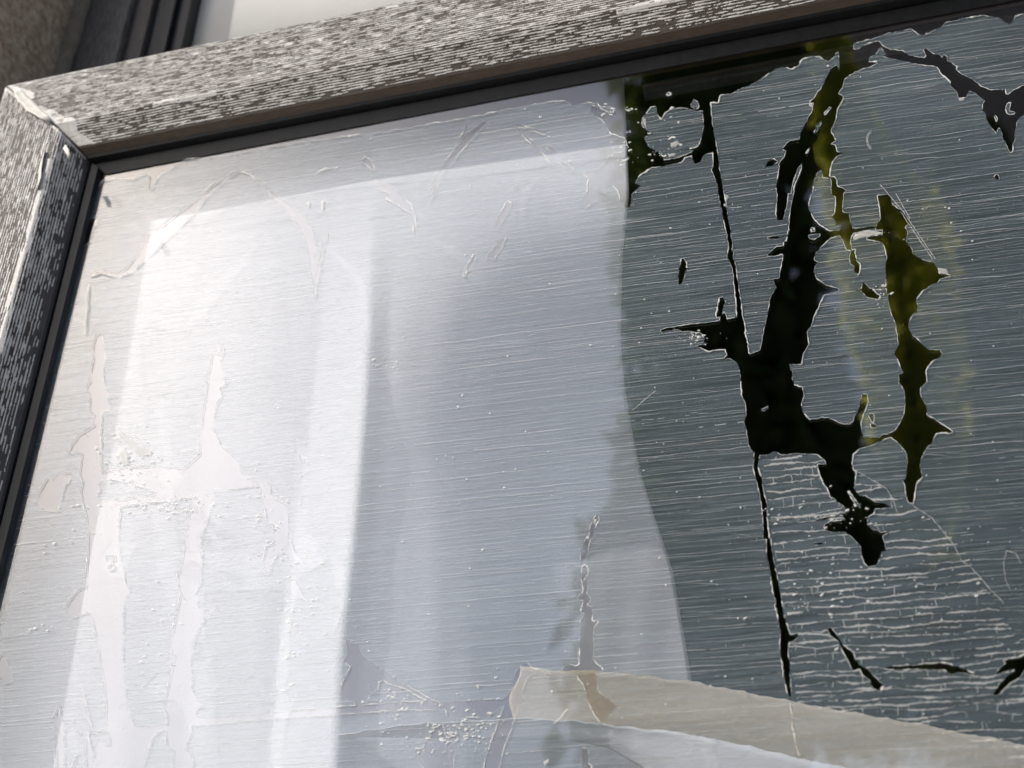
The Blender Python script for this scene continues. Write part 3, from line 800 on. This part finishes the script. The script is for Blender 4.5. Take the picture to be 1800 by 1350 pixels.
# left side: two bare columns joined by a bar
HOLES.append(T(0, 1, (650, 1040), (665, 985), (690, 975), (715, 985), (715, 1080), (730, 1150), (715, 1220), (720, 1330)) +
             T(0, 2, (720, 0), (740, 60), (795, 100), (740, 115), (765, 180), (745, 205), (705, 205), (700, 640), (750, 620), (850, 600), (960, 600), (1060, 590), (1200, 600), (1280, 605), (1360, 540),
               (1390, 510), (1395, 400), (1415, 220), (1450, 0)) +
             T(0, 1, (1440, 1330), (1470, 1180), (1480, 1110), (1530, 1120), (1550, 1040), (1560, 1100), (1535, 1160), (1540, 1220), (1585, 1270), (1545, 1290)) +
             T(0, 2, (1580, 30), (1530, 40), (1545, 100), (1520, 140), (1490, 230), (1485, 330), (1540, 450), (1620, 520), (1670, 580), (1680, 640), (1730, 690), (1800, 700), (1790, 725), (1680, 745), (1470, 765), (1490, 790),
               (1470, 870), (1440, 980), (1410, 1060), (1390, 1150), (1410, 1180), (1400, 1340)) +
             T(0, 3, (1400, 50), (1350, 140), (1375, 155), (1375, 225), (1520, 225), (1440, 290), (1370, 400), (1350, 480), (1320, 640), (1335, 700), (1335, 800), (1370, 870), (1410, 915), (1370, 930), (1360, 980), (1400, 1000),
               (1600, 985), (1787, 970)) +
             T(1, 3, (300, 945), (690, 915), (1000, 890), (1250, 880), (1320, 930), (1310, 938), (1000, 945), (700, 965), (350, 990), (0, 1012)) +
             T(0, 3, (1330, 1055), (1340, 1100), (1310, 1150), (1290, 1220), (1340, 1280), (1350, 1500), (1195, 1500), (1210, 1220), (1160, 1210), (1155, 1085), (1110, 1088), (1060, 1140), (1000, 1330), (960, 1500),
               (650, 1500), (640, 1330), (660, 1200), (700, 1140), (740, 1200), (760, 1190), (755, 1100), (640, 1108), (640, 1100), (745, 1090), (730, 1060), (735, 900), (715, 720), (690, 580), (660, 400), (640, 300), (615, 260),
               (500, 300), (450, 250), (480, 180), (540, 110), (600, 80), (595, 0)) +
             T(0, 2, (600, 1330), (610, 1180), (612, 1000), (590, 900), (570, 830), (560, 760), (575, 700), (550, 640), (570, 500), (550, 490), (470, 500), (490, 450), (540, 380), (600, 340), (655, 310), (650, 220), (620, 200),
               (625, 90), (595, 50), (620, 0)) +
             T(0, 1, (620, 1330), (635, 1200), (650, 1150), (640, 1100)))
ISLES += [T(0, 2, (680, 690), (760, 680), (850, 700), (980, 735), (1090, 770), (1060, 795), (950, 800), (850, 830), (720, 830), (660, 810), (690, 760)),
          T(0, 2, (840, 870), (1000, 850), (1200, 830), (1330, 810), (1320, 900), (1290, 1120), (1250, 1330)) + T(0, 3, (1235, 0), (1245, 100), (1265, 140), (1240, 220), (1210, 360), (1190, 540), (1220, 570), (1190, 680), (1160, 830), (1140, 930), (1165, 980), (1165, 1045), (930, 1055),
            (890, 930), (860, 700), (850, 560), (860, 320), (860, 180), (900, 110), (870, 60), (860, 0)) + T(0, 2, (860, 1330), (830, 1200), (820, 1060)),
          T(0, 2, (725, 1225), (750, 1200), (800, 1210), (800, 1250), (740, 1258)), T(0, 2, (750, 1290), (780, 1265), (805, 1300), (790, 1325), (755, 1320))]
HOLES += [T(0, 2, (330, 670), (370, 690), (400, 650), (480, 635), (495, 660), (440, 740), (420, 820), (405, 890), (430, 900), (530, 905), (330, 905), (260, 850), (265, 770)),
          T(0, 3, (0, 560), (40, 600), (75, 680), (80, 740), (30, 760), (0, 720), (-60, 640)), T(0, 3, (370, 1000), (410, 900), (420, 1000), (440, 1100), (445, 1450), (395, 1450), (380, 1130)),
          T(0, 3, (565, 745), (575, 800), (610, 950), (640, 1080), (625, 1120), (600, 1000), (570, 850)),
          T(0, 3, (480, 1350), (520, 1240), (530, 1250), (500, 1350)), T(0, 3, (585, 1100), (610, 1110), (640, 1240), (640, 1450), (600, 1450)),
          T(0, 3, (530, 1170), (545, 1070), (550, 1080), (535, 1175)),
          stroke(T(0, 1, (625, 575), (700, 540), (760, 560), (820, 570), (900, 530), (970, 450), (1020, 400), (1080, 330), (1200, 220), (1330, 110), (1420, 20)), [2, 6, 5, 6, 12, 15, 18, 24, 22, 17, 9]),
          stroke([(358, 345), (378, 325), (400, 312)], [9, 6, 2]), stroke([(402, 311), (420, 298), (440, 305), (468, 330)], [2, 3, 2, 3]),
          stroke([(752, 362), (775, 310), (800, 262), (825, 215)], [2, 3, 2, 2]), stroke([(905, 225), (935, 250), (965, 285)], [2, 4, 2]),
          stroke([(465, 330), (500, 358), (528, 385), (542, 410), (549, 440), (551, 470), (553, 500), (553, 524)], [3, 10, 17, 17, 13, 10, 7, 3]),
          stroke([(575, 410), (566, 440), (560, 470), (556, 500)], [3, 5, 5, 3]),
          stroke(T(1, 1, (920, 0), (1000, 50), (1070, 100), (1100, 160), (1110, 230), (1125, 310)), [18, 16, 10, 5, 6, 5]),
          stroke(T(1, 0, (1600, 850), (1500, 940), (1430, 1030), (1360, 1110), (1290, 1210), (1220, 1320)), [5, 12, 9, 11, 6, 4]),
          T(1, 0, (735, 1130), (760, 1095), (800, 1120), (835, 1185), (810, 1185), (770, 1145)), T(1, 0, (795, 1260), (830, 1250), (960, 1290), (1000, 1350), (880, 1330)),
          stroke(T(1, 1, (1770, 60), (1740, 120), (1700, 180), (1670, 250)), [9, 10, 10, 6]), stroke(T(1, 1, (1740, 290), (1700, 360), (1640, 440), (1610, 440)), [4, 11, 11, 4]),
          stroke(T(1, 1, (1530, 430), (1490, 500), (1450, 580)), [4, 6, 2]),
          T(2, 0, (240, 1020), (260, 1010), (290, 1030), (330, 1080), (360, 1130), (440, 1190), (420, 1195), (350, 1150), (290, 1090)), T(2, 0, (0, 870), (40, 865), (110, 890), (200, 905), (290, 965), (240, 940), (150, 910), (50, 885)),
          T(1, 3, (625, 450), (650, 460), (680, 490), (715, 490), (740, 560), (800, 610), (870, 660), (940, 700), (1000, 750), (1100, 800), (1240, 880), (1290, 915), (1240, 890), (1150, 860), (1050, 800), (920, 760), (890, 730), (855, 750),
            (850, 800), (790, 840), (780, 870), (720, 930), (690, 900), (690, 885), (570, 850), (600, 760), (640, 680), (660, 640), (610, 600), (645, 560)),
          T(1, 3, (1300, 900), (1400, 885), (1650, 870), (1720, 870), (1740, 900), (1660, 960), (1600, 1000), (1500, 990), (1400, 1010), (1340, 980)),
          T(1, 3, (1110, 1220), (1170, 1210), (1190, 1150), (1230, 1130), (1230, 1080), (1300, 1040), (1330, 1140), (1380, 1130), (1400, 1200), (1380, 1270), (1380, 1450), (1250, 1450), (1120, 1280)),
          T(1, 3, (1790, 795), (1720, 880), (1740, 900), (1690, 1030), (1650, 1150), (1600, 1300), (1580, 1450), (1680, 1450), (1720, 1240), (1740, 1180), (1787, 1060)) + T(2, 3, (0, 1050), (40, 920), (100, 880), (60, 850), (100, 720), (170, 680), (320, 700), (320, 690), (150, 660), (100, 615), (60, 630), (20, 690)),
          T(1, 2, (0, 700), (60, 690), (90, 720), (100, 790), (170, 840), (210, 870), (220, 960), (230, 1100), (270, 1200), (330, 1280), (200, 1190), (150, 1200), (100, 1300), (80, 1340), (40, 1300), (70, 1150), (130, 1130), (120, 1000), (80, 980), (60, 900), (40, 780)),
          T(1, 2, (290, 430), (300, 470), (330, 520), (320, 570), (305, 545), (293, 490)),
          T(1, 3, (225, 60), (235, 30), (275, 40), (310, 110), (350, 180), (300, 160), (240, 165))]
# left margin: bare slivers by the gasket
HOLES.append(T(0, 1, (690, 170), (650, 230), (610, 350), (590, 370), (570, 360), (600, 240), (640, 180)))


def jag(poly, amp=1.0, step=3.2, seed=0):
    r = np.random.default_rng(seed)
    poly = np.array(poly, float)
    out = []
    n = len(poly)
    for i in range(n):
        a = poly[i]; b = poly[(i + 1) % n]
        L = np.hypot(*(b - a))
        k = max(1, int(L / step))
        t = (np.arange(k) + (r.random(k) - 0.5) * 0.5 * (np.arange(k) > 0)) / k
        q = a + (b - a) * t[:, None]
        nn = np.array([-(b - a)[1], (b - a)[0]]) / max(L, 1e-6)
        off = (r.random(k) - 0.5) * 2 * amp * min(1, L / 5)
        # now and then a square little step, as torn film has
        if k > 5 and r.random() < 0.6:
            s0 = r.integers(1, k - 2); off[s0:s0 + r.integers(1, 4)] += (r.random() - 0.5) * 5 * amp
        off[0] *= 0.6
        q = q + nn * off[:, None]
        out.append(q)
    return np.concatenate(out)


AMP = 0.75
HOLES = [jag(h, AMP, 3.2, 100 + i) for i, h in enumerate(HOLES)]
ISLES = [jag(h, AMP * 0.8, 3.2, 300 + i) for i, h in enumerate(ISLES)]

# raster of where film is (1 = film), half-pixel cells, used to sort triangles and to end lines at the gaps
RX0, RY0, RX1, RY1, RS = -260, -200, 2260, 1900, 2
mask = np.ones(((RY1 - RY0) * RS, (RX1 - RX0) * RS), bool)


def fill(poly, val):
    p = (np.asarray(poly) - (RX0, RY0)) * RS
    x, y = p[:, 0], p[:, 1]
    xn, yn = np.roll(x, -1), np.roll(y, -1)
    ya, yb = max(0, int(y.min())), min(mask.shape[0] - 1, int(y.max()) + 1)
    for row in range(ya, yb):
        yy = row + 0.5
        c = ((y <= yy) & (yn > yy)) | ((yn <= yy) & (y > yy))
        if not c.any():
            continue
        xs = np.sort(x[c] + (yy - y[c]) * (xn[c] - x[c]) / (yn[c] - y[c]))
        for k in range(0, len(xs) - 1, 2):
            a = int(max(0, math.ceil(xs[k] - 0.5))); b = int(min(mask.shape[1], math.ceil(xs[k + 1] - 0.5)))
            if b > a:
                mask[row, a:b] = val


for h in HOLES:
    fill(h, False)
for h in ISLES:
    fill(h, True)


def film_at(x, y):
    i = np.clip(((np.asarray(y) - RY0) * RS).astype(int), 0, mask.shape[0] - 1)
    j = np.clip(((np.asarray(x) - RX0) * RS).astype(int), 0, mask.shape[1] - 1)
    return mask[i, j]


# outline of the pane in the same measure
def to_px(w):
    d = np.asarray(w, float) - CAM
    z = d @ FW
    return np.array([900 + F_PX * (d @ RT) / z, 675 - F_PX * (d @ UP) / z])


pane_px = [to_px(q) for q in ((XG - 0.004, -0.0006, ZG + 0.001), (XE - 0.15, -0.0006, ZG + 0.001), (XE - 0.15, -0.0006, ZE + 0.2), (XG - 0.004, -0.0006, ZE + 0.2))]
pts = []; edges = []
for poly in [np.array(pane_px)] + HOLES + ISLES:
    b = len(pts)
    pts += [Vector((float(a), float(c))) for a, c in poly]
    n = len(poly)
    edges += [(b + i, b + (i + 1) % n) for i in range(n)]
vv, ee, ff, _, _, _ = delaunay_2d_cdt(pts, edges, [], 0, 1e-4)
vv = np.array([(v.x, v.y) for v in vv]); ff = np.array([tuple(f) for f in ff])
cen = vv[ff].mean(axis=1)
pp = np.array(pane_px)


def in_pane(q, m=0.0):
    ok = np.ones(len(q), bool)
    for i in range(4):
        a = pp[i]; b = pp[(i + 1) % 4]
        ok &= ((b - a)[0] * (q[:, 1] - a[1]) - (b - a)[1] * (q[:, 0] - a[0])) / np.hypot(*(b - a)) > m
    return ok


keep = film_at(cen[:, 0], cen[:, 1]) & in_pane(cen)
ff = ff[keep]
W3 = P(vv[:, 0], vv[:, 1], -0.0006)
film = link_np('window_film', W3, ff, MAT_FILM, sash)


# ---- ribbons: cracks, curled edges, crusts
class Ribbons:
    def __init__(self):
        self.V = []; self.F = []; self.n = 0

    def add(self, xy, hw, y=-0.0010, ridge=0.00012):
        """xy (k,2) centre line, hw half widths"""
        k = len(xy)
        if k < 2:
            return
        tg = np.gradient(xy, axis=0); tg /= np.maximum(np.linalg.norm(tg, axis=1, keepdims=True), 1e-6)
        nn = np.stack([-tg[:, 1], tg[:, 0]], 1) * np.asarray(hw).reshape(-1, 1)
        a = P(xy[:, 0] + nn[:, 0], xy[:, 1] + nn[:, 1], y); c = P(xy[:, 0], xy[:, 1], y - ridge); b = P(xy[:, 0] - nn[:, 0], xy[:, 1] - nn[:, 1], y)
        self.V.append(np.stack([a, c, b], 1).reshape(-1, 3))
        i = self.n + 3 * np.arange(k - 1)
        self.F.append(np.concatenate([np.stack([i, i + 1, i + 4, i + 3], 1), np.stack([i + 1, i + 2, i + 5, i + 4], 1)]))
        self.n += 3 * k

    def runs(self, xy, hw, ok, **kw):
        """split at places that are not ok"""
        ok = np.asarray(ok)
        e = np.flatnonzero(np.diff(np.concatenate([[0], ok.astype(int), [0]])))
        for s, t in zip(e[::2], e[1::2]):
            if t - s >= 2:
                self.add(xy[s:t], hw[s:t], **kw)

    def build(self, name, mat, parent):
        o = link_np(name, np.concatenate(self.V), np.concatenate(self.F), mat, parent)
        o['kind'] = 'stuff'
        return o


def slope(x, y):
    return -(0.19 - 0.00009 * (y - 200) - 0.00003 * x)


crust_poly = [(1338, 802), (1440, 800), (1500, 826), (1560, 858), (1600, 885), (1660, 930), (1700, 975), (1745, 1050), (1800, 1140), (1960, 1300), (1960, 1420), (1700, 1300), (1400, 1238)]
cm = mask.copy()
mask[:] = False
fill(crust_poly, True)
crust = mask.copy()
mask[:] = cm


def crust_at(x, y):
    i = np.clip(((np.asarray(y) - RY0) * RS).astype(int), 0, mask.shape[0] - 1)
    j = np.clip(((np.asarray(x) - RX0) * RS).astype(int), 0, mask.shape[1] - 1)
    return crust[i, j]


def trace(x0, y0, x1, seed, step=4.0, amp=1.0):
    n = int((x1 - x0) / step)
    x = x0 + np.arange(n) * step
    y = np.zeros(n); y[0] = y0
    for i in range(1, n):
        y[i] = y[i - 1] + slope(x[i - 1], y[i - 1]) * step
    y = y + amp * (3.0 * (vnoise(x, x * 0 + seed * 3.1, 120, 1, seed) - 0.5) + 1.3 * (vnoise(x, x * 0, 26, 1, seed + 3) - 0.5) + 0.8 * (rng.random(n) - 0.5))
    # the right half of the sheet is more broken: lines wander
    y = y + amp * np.clip((x - 1050) / 500, 0, 1) * 3.5 * (vnoise(x, x * 0, 45, 1, seed + 5) - 0.5)
    return np.stack([x, y], 1)


cr = Ribbons(); cf = Ribbons()
y0 = 215.0
k = 0
while y0 < 2050:
    xy = trace(-120, y0, 2050, 1000 + k)
    x, y = xy[:, 0], xy[:, 1]
    wn_ = vnoise(x, x * 0, 60, 1, 50 + k) * 0.6 + vnoise(x, x * 0, 9, 1, 90 + k) * 0.5
    pres = vnoise(x, x * 0, 170, 1, 130 + k) + 0.35 * vnoise(x, x * 0, 14, 1, 150 + k)
    hw = (0.14 + 0.72 * np.clip(wn_ - 0.15, 0, 1)) * (0.6 + 0.6 * rng.random())
    ok = film_at(x, y) & in_pane(xy, 2) & ~crust_at(x, y) & (pres > 0.30)
    (cr if rng.random() < 0.4 else cf).runs(xy, hw, ok)
    y0 += rng.uniform(3.0, 8.0) * (0.7 + 0.6 * vnoise(np.array([y0]), np.array([0.0]), 60, 1, 77)[0]) * (1 + 0.5 * max(0, (y0 - 800)) / 700)
    k += 1
# short side cracks between the long ones
for k in range(520):
    x0 = rng.uniform(-20, 1850); yy = rng.uniform(60, 1400)
    L = rng.uniform(18, 150)
    xy = trace(x0, yy, x0 + L, 3000 + k, 3.0, 1.0)
    if len(xy) < 3:
        continue
    if x0 > 1080:
        xy[:, 1] += np.linspace(0, 1, len(xy)) ** 2 * rng.uniform(-9, 9)
    hw = np.full(len(xy), rng.uniform(0.2, 0.5)) * np.sin(np.linspace(0.3, 2.8, len(xy)))
    (cr if rng.random() < 0.4 else cf).runs(xy, hw, film_at(xy[:, 0], xy[:, 1]) & in_pane(xy, 2) & ~crust_at(xy[:, 0], xy[:, 1]))
cr.build('film_cracks', MAT_CRACK, film)
cf.build('film_hairlines', MAT_HAIR, film)

# crust of crazed film lower right: thick broken courses with cross ties
cz = Ribbons()
yy = 700.0
k = 0
while yy < 1700:
    xy = trace(1330, yy, 1960, 5000 + k, 2.5, 2.4)
    x, y = xy[:, 0], xy[:, 1]
    w_ = vnoise(x, x * 0, 34, 1, 200 + k) + 0.7 * vnoise(x, x * 0, 6, 1, 240 + k)
    hw = 0.3 + 2.3 * np.clip(w_ - 0.62, 0, 1)
    ok = film_at(x, y) & in_pane(xy, 2) & crust_at(x, y) & (w_ > 0.42)
    cz.runs(xy, hw, ok)
    n = int(rng.uniform(4, 9))
    for q in range(n):
        i = rng.integers(5, len(xy) - 5)
        h = rng.uniform(7, 17)
        m = 7
        cx = x[i] + np.cumsum(rng.uniform(-1.0, 1.3, m)); cy = y[i] + np.linspace(0, h, m)
        q2 = np.stack([cx, cy], 1)
        cz.runs(q2, rng.uniform(0.25, 0.8) * np.ones(m), film_at(cx, cy) & crust_at(cx, cy))
    yy += rng.uniform(9, 18)
    k += 1
for pl in ([(1500, 825), (1530, 842), (1560, 860), (1573, 885), (1578, 905)], [(1600, 885), (1640, 912), (1662, 940), (1678, 960), (1690, 985), (1710, 1000), (1740, 1035), (1765, 1060)],
           [(1350, 915), (1420, 905), (1480, 893)], [(1770, 968), (1764, 990), (1768, 1020), (1775, 1035)], [(1770, 968), (1785, 972), (1795, 990)]):
    p_ = np.array(pl, float)
    t_ = np.linspace(0, len(p_) - 1, 60)
    xy = np.stack([np.interp(t_, np.arange(len(p_)), p_[:, 0]), np.interp(t_, np.arange(len(p_)), p_[:, 1])], 1) + rng.uniform(-0.9, 0.9, (60, 2))
    cz.runs(xy, rng.uniform(0.2, 0.9, 60), film_at(xy[:, 0], xy[:, 1]))
cz.build('film_crust', MAT_CRUST, film)

# whitened, slightly lifted edges along every tear
ed = Ribbons()
for i, poly in enumerate(HOLES + ISLES):
    p_ = np.vstack([poly, poly[:1]])
    seg = np.hypot(*np.diff(p_, axis=0).T)
    s = np.concatenate([[0], np.cumsum(seg)])
    m = max(6, int(s[-1] / 1.8))
    t_ = np.linspace(0, s[-1], m)
    xy = np.stack([np.interp(t_, s, p_[:, 0]), np.interp(t_, s, p_[:, 1])], 1)
    tg = np.gradient(xy, axis=0); tg /= np.maximum(np.linalg.norm(tg, axis=1, keepdims=True), 1e-6)
    nn = np.stack([-tg[:, 1], tg[:, 0]], 1)
    f1 = film_at(xy[:, 0] + 1.6 * nn[:, 0], xy[:, 1] + 1.6 * nn[:, 1]); f2 = film_at(xy[:, 0] - 1.6 * nn[:, 0], xy[:, 1] - 1.6 * nn[:, 1])
    side = np.where(f1, 1.0, -1.0)[:, None]
    xy2 = xy + nn * side * 0.45
    w_ = vnoise(t_, t_ * 0, 16, 1, 400 + i) + 0.6 * vnoise(t_, t_ * 0, 4, 1, 440 + i)
    ok = (f1 ^ f2) & (w_ > 0.58) & in_pane(xy2, 1)
    hw = 0.12 + 1.35 * np.clip(w_ - 0.62, 0, 1) ** 1.3 * 1.4
    ed.runs(xy2, hw, ok, y=-0.0012, ridge=0.0003)
ed.build('lifted_film_edges', MAT_EDGE, film)

# specks, crumbs and chalky residue
V = []; Fc = []


def blob(x, y, r, asp=1.0, ang=0.0, n=7, yv=-0.0011, h=0.0003):
    b = len(V)
    a = np.arange(n) * 2 * math.pi / n + rng.random()
    rr = r * (0.6 + 0.7 * rng.random(n))
    ex, ey = rr * np.cos(a) * asp, rr * np.sin(a)
    px = x + ex * math.cos(ang) - ey * math.sin(ang); py = y + ex * math.sin(ang) + ey * math.cos(ang)
    w = P(px, py, yv)
    V.extend([tuple(q) for q in w]); V.append(tuple(P(np.array(x), np.array(y), yv - h)))
    for i in range(n):
        Fc.append((b + i, b + (i + 1) % n, b + n))


for _ in range(1500):
    x = rng.uniform(0, 1800); y = rng.uniform(80, 1350)
    if film_at(x, y) and in_pane(np.array([[x, y]]), 3)[0]:
        r = 0.45 + 1.3 * rng.random() ** 5
        blob(x, y, r, rng.uniform(1, 1.8), -0.15)
for (cx, cy, sx, sy, n) in ((215, 790, 18, 25, 60), (240, 800, 40, 20, 90), (270, 895, 55, 9, 130), (235, 850, 30, 12, 50), (760, 1290, 60, 18, 130), (830, 1290, 35, 25, 110), (700, 1230, 40, 15, 60),
                            (470, 900, 22, 40, 70), (490, 980, 22, 30, 50), (540, 1080, 40, 40, 80), (510, 1170, 18, 50, 40), (1180, 230, 16, 20, 16), (1075, 190, 22, 10, 22), (1090, 270, 12, 18, 40),
                            (680, 635, 20, 8, 24), (1220, 590, 18, 8, 40), (1550, 520, 8, 8, 20), (1530, 412, 20, 4, 26), (1440, 910, 60, 20, 60), (1490, 1050, 90, 40, 90), (120, 960, 30, 15, 30), (285, 1080, 30, 20, 40),
                            (250, 1200, 25, 60, 40), (75, 1105, 20, 6, 20), (1160, 270, 20, 8, 24), (340, 880, 20, 10, 30)):
    for _ in range(n):
        x = rng.normal(cx, sx); y = rng.normal(cy, sy)
        if in_pane(np.array([[x, y]]), 3)[0]:
            blob(x, y, 0.5 + 1.7 * rng.random() ** 3, rng.uniform(1, 2.6), rng.uniform(-0.6, 0.3))
sp = link('film_specks', V, Fc, MAT_EDGE, film)
sp['kind'] = 'stuff'

# chalk-white scraps that still stick to the glass, one by one
SCRAPS = [stroke([(156, 500), (153, 520), (154, 540), (151, 560), (150, 588)], [3, 6, 8, 7, 3]), T(0, 1, (625, 580), (700, 535), (770, 560), (770, 572), (700, 552)), T(1, 1, (450, 60), (475, 40), (480, 110), (460, 130)),
          T(1, 1, (350, 60), (380, 60), (382, 105), (360, 85)), T(2, 2, (575, 960), (595, 965), (580, 1000), (565, 990)), T(2, 2, (520, 1085), (545, 1080), (540, 1105), (515, 1103)),
          T(2, 0, (1090, 1075), (1150, 1070), (1140, 1090), (1095, 1095)), T(2, 0, (1105, 1000), (1150, 985), (1180, 1005), (1140, 1030), (1110, 1025)), T(2, 0, (910, 825), (935, 830), (940, 900), (920, 870)),
          T(2, 1, (1480, 0), (1515, 20), (1500, 55), (1490, 45)), T(2, 1, (1475, 75), (1500, 70), (1495, 95), (1480, 90)), T(3, 1, (590, 300), (640, 265), (700, 255), (790, 270), (795, 285), (720, 300), (640, 318), (600, 325)),
          T(3, 0, (1330, 685), (1380, 680), (1370, 705), (1340, 705)), T(3, 0, (285, 725), (320, 715), (310, 750), (290, 740)), T(2, 3, (285, 1040), (330, 1000), (385, 935), (395, 940), (350, 1000), (300, 1045)),
          T(2, 3, (220, 1310), (260, 1280), (265, 1310), (230, 1335)), T(1, 0, (425, 1200), (480, 1170), (575, 1165), (575, 1172), (490, 1178), (430, 1203)), T(0, 2, (800, 310), (870, 370), (950, 430), (1060, 490), (1050, 520), (960, 520), (900, 450), (820, 370)),
          T(0, 2, (820, 490), (860, 460), (900, 500), (905, 590), (850, 580)), T(2, 2, (1010, 1225), (1045, 1228), (1030, 1248)), T(3, 3, (130, 265), (250, 255), (240, 275), (135, 285)), T(1, 3, (1540, 770), (1560, 768), (1560, 800), (1545, 795)),
          T(3, 1, (1185, 520), (1250, 530), (1260, 560), (1195, 565)), T(3, 3, (785, 790), (812, 770), (810, 805), (790, 815)), T(2, 3, (515, 750), (535, 768), (550, 745), (530, 775))]
for i, s_ in enumerate(SCRAPS):
    q = jag(s_, 0.5, 2.6, 700 + i)
    w0 = P(q[:, 0], q[:, 1], -0.0011)
    c = q.mean(axis=0)
    # a thin domed chip: rim, lifted inner ring
    q2 = c + (q - c) * 0.6
    w1 = P(q2[:, 0], q2[:, 1], -0.0016)
    n = len(q)
    fcs = [(a, (a + 1) % n, n + (a + 1) % n, n + a) for a in range(n)] + [tuple(range(n, 2 * n))]
    link('film_scrap', list(w0) + list(w1), fcs, MAT_CHALK, film)

# two fine scratches and a ring mark on the right
sc = Ribbons()
for a, b in (((1588, 372), (1644, 455)), ((1583, 372), (1639, 455)), ((1575, 340), (1600, 385)), ((1111, 722), (1152, 687)), ((1548, 325), (1590, 375))):
    t_ = np.linspace(0, 1, 40)[:, None]
    xy = np.array(a, float) + (np.array(b, float) - np.array(a, float)) * t_ + rng.uniform(-0.5, 0.5, (40, 2))
    sc.runs(xy, 0.25 + 0.7 * rng.random(40), np.ones(40, bool), y=-0.0011)
an = np.linspace(1.7, 4.6, 40)
for r in (13, 16):
    sc.runs(np.stack([1533 + r * np.cos(an) * 0.6, 246 + r * np.sin(an)], 1), 0.3 + 0.5 * rng.random(40), np.ones(40, bool), y=-0.0011)
sc.build('film_scratches', MAT_CRACK, film)
